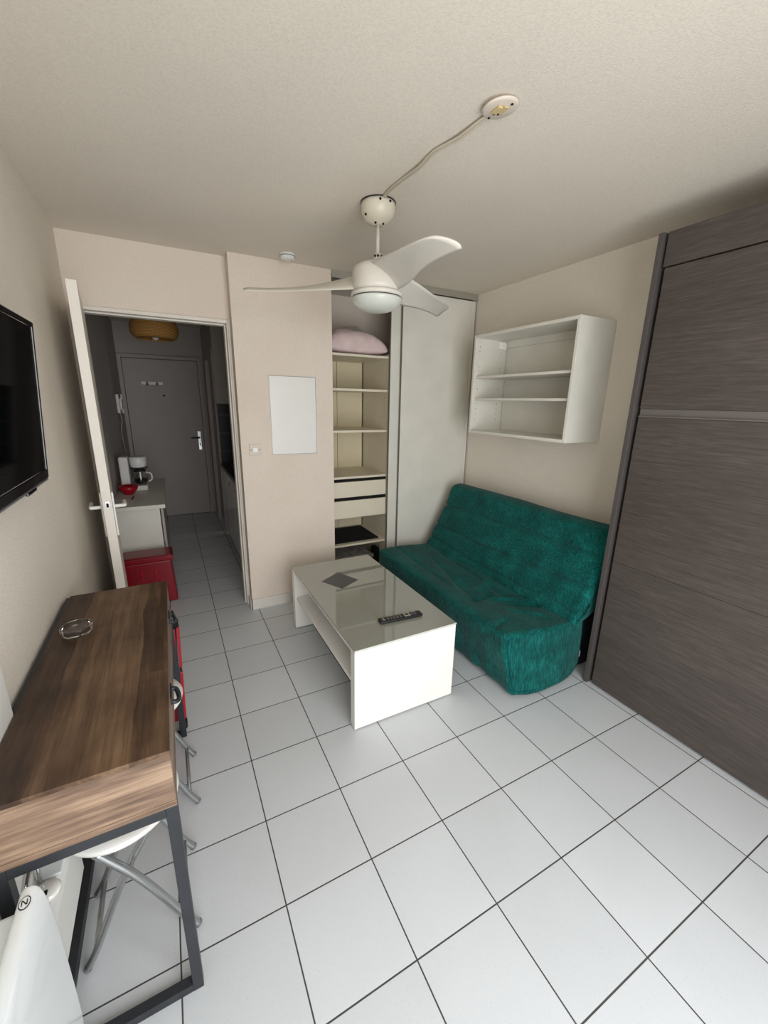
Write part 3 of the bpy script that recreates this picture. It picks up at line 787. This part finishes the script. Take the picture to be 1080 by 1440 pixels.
# ------------------------------------------------------------------ TV
tvT, tvB = (-.512, 1.788), (-.548, 1.305)      # (x, z) of front plane, top and bottom
tv = thing('television', 'black flat television tilted on the left wall above the desk', 'television', (0, 0, 0))
slope = math.atan2(tvT[0]-tvB[0], tvT[1]-tvB[1])
tvh = math.hypot(tvT[0]-tvB[0], tvT[1]-tvB[1]); yN, yFr = -.13, .755
MTX = Matrix.Translation((tvB[0], 0, tvB[1])) @ Matrix.Rotation(slope, 4, 'Y')
def tvbox(name, d, mat, parent=tv, bevel=.002):
    o = bxo(name, d, mat, parent, bevel)
    if parent == tv: o.matrix_local = MTX
    return o
tvbox('back_shell', (-.040, -.008, yN+.02, yFr-.02, .03, tvh-.03), 'black', bevel=.008)
tvbox('bezel', [(-.02, .0, yN, yN+.016, 0, tvh), (-.02, .0, yFr-.016, yFr, 0, tvh), (-.02, .0, yN+.016, yFr-.016, tvh-.018, tvh), (-.02, .0, yN+.016, yFr-.016, 0, .032)], 'piano', bevel=.003)
tvbox('screen', (-.012, -.003, yN+.0165, yFr-.0165, .0325, tvh-.0185), 'screen', bevel=0)
o = tvbox('sensor_window', (-.004, .004, yFr-.26, yFr-.17, -.012, -.001), 'piano', bevel=.003)
tvbox('lower_lip', (-.012, .001, yN+.01, yFr-.012, -.006, -.0005), 'grey', bevel=.002)
bxo('wall_mount', [(XL+.0005, XL+.012, .15, .5, 1.4, 1.7), (XL+.012, -.585, .25, .4, 1.5, 1.6)], 'dark_metal', tv)

# ------------------------------------------------------------------ desk
DX0, DX1, DY0, DY1, DZ = -.59, -.25, -.082, .915, .803
dk = thing('console_desk', 'brown wooden console desk on black metal frame along the left wall', 'desk', (0, 0, 0))
bm = bmesh.new()
box(bm, DX0, DX1, DY0, DY1, DZ-.012, DZ)
dt = new_obj('desktop', bm, 'desk_top', dk, bevel=.001)
bxo('body', [(DX0+.001, DX1-.001, DY0+.001, DY0+.019, .661, DZ-.0125), (DX0+.001, DX1-.012, DY0+.019, DY1-.001, .661, DZ-.0125)], 'desk_edge_lit', dk, .0008)
bxo('base_board', (DX0, DX1, DY0, DY1, .645, .6605), 'desk_edge_lit', dk, .001)
for y0, y1, yp in ((DY0+.0205, .413, .20), (.417, DY1-.004, .68)):
    dr = bxo('drawer', (DX1-.0115, DX1-.001, y0, y1, .663, DZ-.014), 'desk_edge_lit', dk, .001)
    bm = bmesh.new(); tube(bm, smooth_path([(DX1, yp-.03, .742), (DX1+.014, yp-.028, .738), (DX1+.02, yp, .728), (DX1+.014, yp+.028, .738), (DX1, yp+.03, .742)], 5), .0065, 10)
    box(bm, DX1-.001, DX1+.003, yp-.036, yp+.036, .736, .757)
    new_obj('handle', bm, 'dark_metal', dr)
T_ = .026
legs = [(DX1-T_, DY0), (DX0+.003, DY0), (DX1-T_, DY1-T_), (DX0+.003, DY1-T_)]
for x, y in legs:
    bxo('leg', (x, x+T_, y, y+T_, 0, .6445), 'dark_metal', dk, .0015)
for y in (DY0, DY1-T_):
    bxo('crossbar', (DX0+.003+T_, DX1-T_, y, y+T_, .001, T_), 'dark_metal', dk, .0015)
    bxo('crossbar', (DX0+.003+T_, DX1-T_, y, y+T_, .6185, .6445), 'dark_metal', dk, .0015)
bxo('floor_bar', (DX0-.012, DX0+.003+T_, DY0+T_, DY1-T_, .001, T_+.01), 'dark_metal', dk, .0015)
bxo('rear_rail_or_shade', (DX0-.014, DX0-.001, .212, DY1-.002, .63, DZ-.006), 'dark_metal', dk)  # dark strip painting the shade between desk and wall, not a rail

# ashtray
at = lath('ashtray', [(0, 0), (.036, 0), (.043, .003), (.046, .024), (.045, .026), (.039, .026), (.034, .010), (.028, .007), (0, .007)], 'glass', None, 48, (-.518, .585, DZ+.0008))
tag(at, 'round clear glass ashtray on the wooden desk', 'ashtray')

# ------------------------------------------------------------------ folding stools
def make_stool(loc, label):
    t = thing('folding_stool', label, 'stool', loc, 0, 'white folding stools under the desk')
    lath('seat', [(0, .412), (.10, .414), (.13, .422), (.146, .434), (.149, .444), (.145, .452), (.12, .456), (.06, .452), (0, .450)], 'white_plastic', t, 56).location = (-.014, 0, 0)
    # two leg pairs crossing in the xz plane
    def side(y, x_foot, x_top, sgn):
        return smooth_path([(sgn*-.065, y, .432), (sgn*.003, y, .318), (sgn*.050, y, .218), (sgn*.090, y, .122), (sgn*.116, y, .06), (sgn*.143, y, .0105)], 6)
    for sg, ys, r_ in ((1, (-.125, .125), .0105), (-1, (-.098, .102), .0095)):
        for y in ys:
            lg = bmesh.new(); tube(lg, side(y, sg*.148, -sg*.10, sg), r_, 14)
            l_ = new_obj('leg', lg, 'silver', t)
            bm = bmesh.new(); e = side(y, sg*.148, -sg*.10, sg); tube(bm, [e[-2], e[-1], e[-1]+(e[-1]-e[-3]).normalized()*.004], [r_+.0012, r_+.0012, r_*.7], 12)
            for v in bm.verts: v.co.z = max(v.co.z, 0.0005)
            new_obj('foot_cap', bm, 'grey', l_)
        e = side(0, sg*.148, -sg*.10, sg)
        p = e[-7]
        tub('crossbar', [(p.x, ys[0], p.z), (p.x, ys[1], p.z)], .0075, 'silver', t)
    for y in (-.112, .112):
        tub('pivot', [(.003, y-.016, .322), (.003, y+.024, .322)], .005, 'chrome', t, 10)
    return t
s1 = make_stool((-.395, .195, 0), 'white round folding stool with silver crossed legs, at the near end under the desk')
b = bxo('sticker', (.02, .052, .133, .1345, 0, .018), 'label', s1)
b.matrix_local = Matrix.Translation((-.005, -.0, .268)) @ Matrix.Rotation(math.radians(66), 4, 'Y'); b['label'] = 'small white barcode sticker'
def copy_tree(o, parent=None):
    c_ = o.copy(); COL.objects.link(c_); c_.parent = parent
    for ch in o.children: 
        if ch.name.startswith('sticker'): continue
        copy_tree(ch, c_)
    return c_
s2 = copy_tree(s1); s2.location = (-.368, .625, 0)
s2['label'] = 'white round folding stool further under the desk, its rim showing past the drawers'

# ------------------------------------------------------------------ red folding steps behind the desk end
fs = thing('folding_steps', 'folded red and black step stool standing at the far end of the desk', 'step stool', (0, 0, 0))
def lean(x, z, dy=0): return (x + z*.035, .955 + z*.11 + dy, z)
for x in (-.53, -.262):
    tub('rail', [lean(x, .022), lean(x, .56)], .013, 'black', fs)
    tub('foot', [lean(x, .002), lean(x, .045)], .019, 'black', fs)
    tub('joint', [lean(x, .52), lean(x-.02, .60)], .017, 'black', fs)
for z0, z1 in ((.05, .30), (.32, .53)):
    bm = bmesh.new(); vs = []
    for dy in (-.012, .012):
        for x, z in ((-.52, z0), (-.246, z0), (-.246, z1), (-.52, z1)): vs.append(bm.verts.new(lean(x, z, dy)))
    for f in ((0,1,2,3),(7,6,5,4),(0,4,5,1),(1,5,6,2),(2,6,7,3),(3,7,4,0)): bm.faces.new([vs[i] for i in f])
    new_obj('step_panel', bm, 'red', fs, bevel=.006)

# ------------------------------------------------------------------ radiator and control box by the left wall
hr = thing('radiator', 'glossy white electric radiator with oval emblem at the lower left', 'radiator', (0, 0, 0))
pr = [Vector(p) for p in ((-.536, .15), (-.537, .45), (-.537, .60), (-.531, .626), (-.512, .632), (-.497, .612), (-.491, .52), (-.4895, .40), (-.4895, .20), (-.494, .155))]
for _ in range(3):
    q = []
    for k in range(len(pr)):
        a, b_ = pr[k], pr[(k+1) % len(pr)]; q += [a*.75+b_*.25, a*.25+b_*.75]
    pr = q
bm = bmesh.new(); prism(bm, [tuple(p) for p in pr], 'y', -1.0, -.118)
for f in bm.faces: f.smooth = len(f.verts) == 4
fc = new_obj('front_casing', bm, 'enamel', hr, bevel=.007, bseg=3)
fc.modifiers['bevel'].angle_limit = math.radians(60)
fc.modifiers.new('weighted', 'WEIGHTED_NORMAL')
bxo('rear_casing', (-.592, -.5365, -.98, -.125, .18, .585), 'enamel', hr, .01, bseg=3)
bm = bmesh.new()
for a, b_, z0, z1, mi in ((.0095, .0125, .6300, .6315, 1), (.008, .0108, .6315, .6318, 0)):
    v0 = [bm.verts.new((-.516+a*math.cos(2*PI*k/28), -.155+b_*math.sin(2*PI*k/28), z0)) for k in range(28)]
    v1 = [bm.verts.new((-.516+a*math.cos(2*PI*k/28), -.155+b_*math.sin(2*PI*k/28), z1)) for k in range(28)]
    for k in range(28): bm.faces.new((v0[k], v0[(k+1) % 28], v1[(k+1) % 28], v1[k])).material_index = mi
    bm.faces.new(v1).material_index = mi; bm.faces.new(v0).material_index = mi
# slanted bars of the emblem
for x0, y0, x1, y1 in ((-.5205, -.150, -.5195, -.161), (-.5125, -.149, -.5115, -.160), (-.520, -.150, -.512, -.160)):
    d = Vector((x1-x0, y1-y0)).normalized()*.0009; n_ = Vector((-d.y, d.x))
    prism(bm, [(x0+n_.x, y0+n_.y), (x1+n_.x, y1+n_.y), (x1-n_.x, y1-n_.y), (x0-n_.x, y0-n_.y)], 'z', .6318, .6322, 1)
em = new_obj('emblem', bm, ['enamel', 'dark_metal'], hr); em['label'] = 'small dark oval emblem'
cb = thing('control_box', 'white box with round dial on the wall beneath the desk', 'control box', (0, 0, 0))
bm = bmesh.new(); prism(bm, [(-.604, .2), (-.604, .385), (-.552, .378), (-.542, .368), (-.538, .35), (-.538, .2)], 'y', -.045, .25)
new_obj('casing', bm, 'white_plastic', cb, bevel=.008, bseg=3)
lath('dial', [(0, .0), (.027, 0), (.028, .008), (.024, .014), (0, .015)], 'white_gloss', cb, 40, (-.560, .055, .386))
bxo('pointer', (-.564, -.556, .038, .05, .4015, .403), 'dark_hole', cb)
bxo('dial_plate', (-.596, -.54, .095, .21, .3835, .389), 'enamel', cb, .003)
tub('bracket', smooth_path([(-.588, .03, .384), (-.588, .03, .45), (-.585, .11, .47), (-.585, .14, .44)], 4), .008, 'chrome', cb)
tub('bracket', smooth_path([(-.578, .087, .38), (-.578, .087, .45), (-.57, .13, .465)], 4), .006, 'chrome', cb)
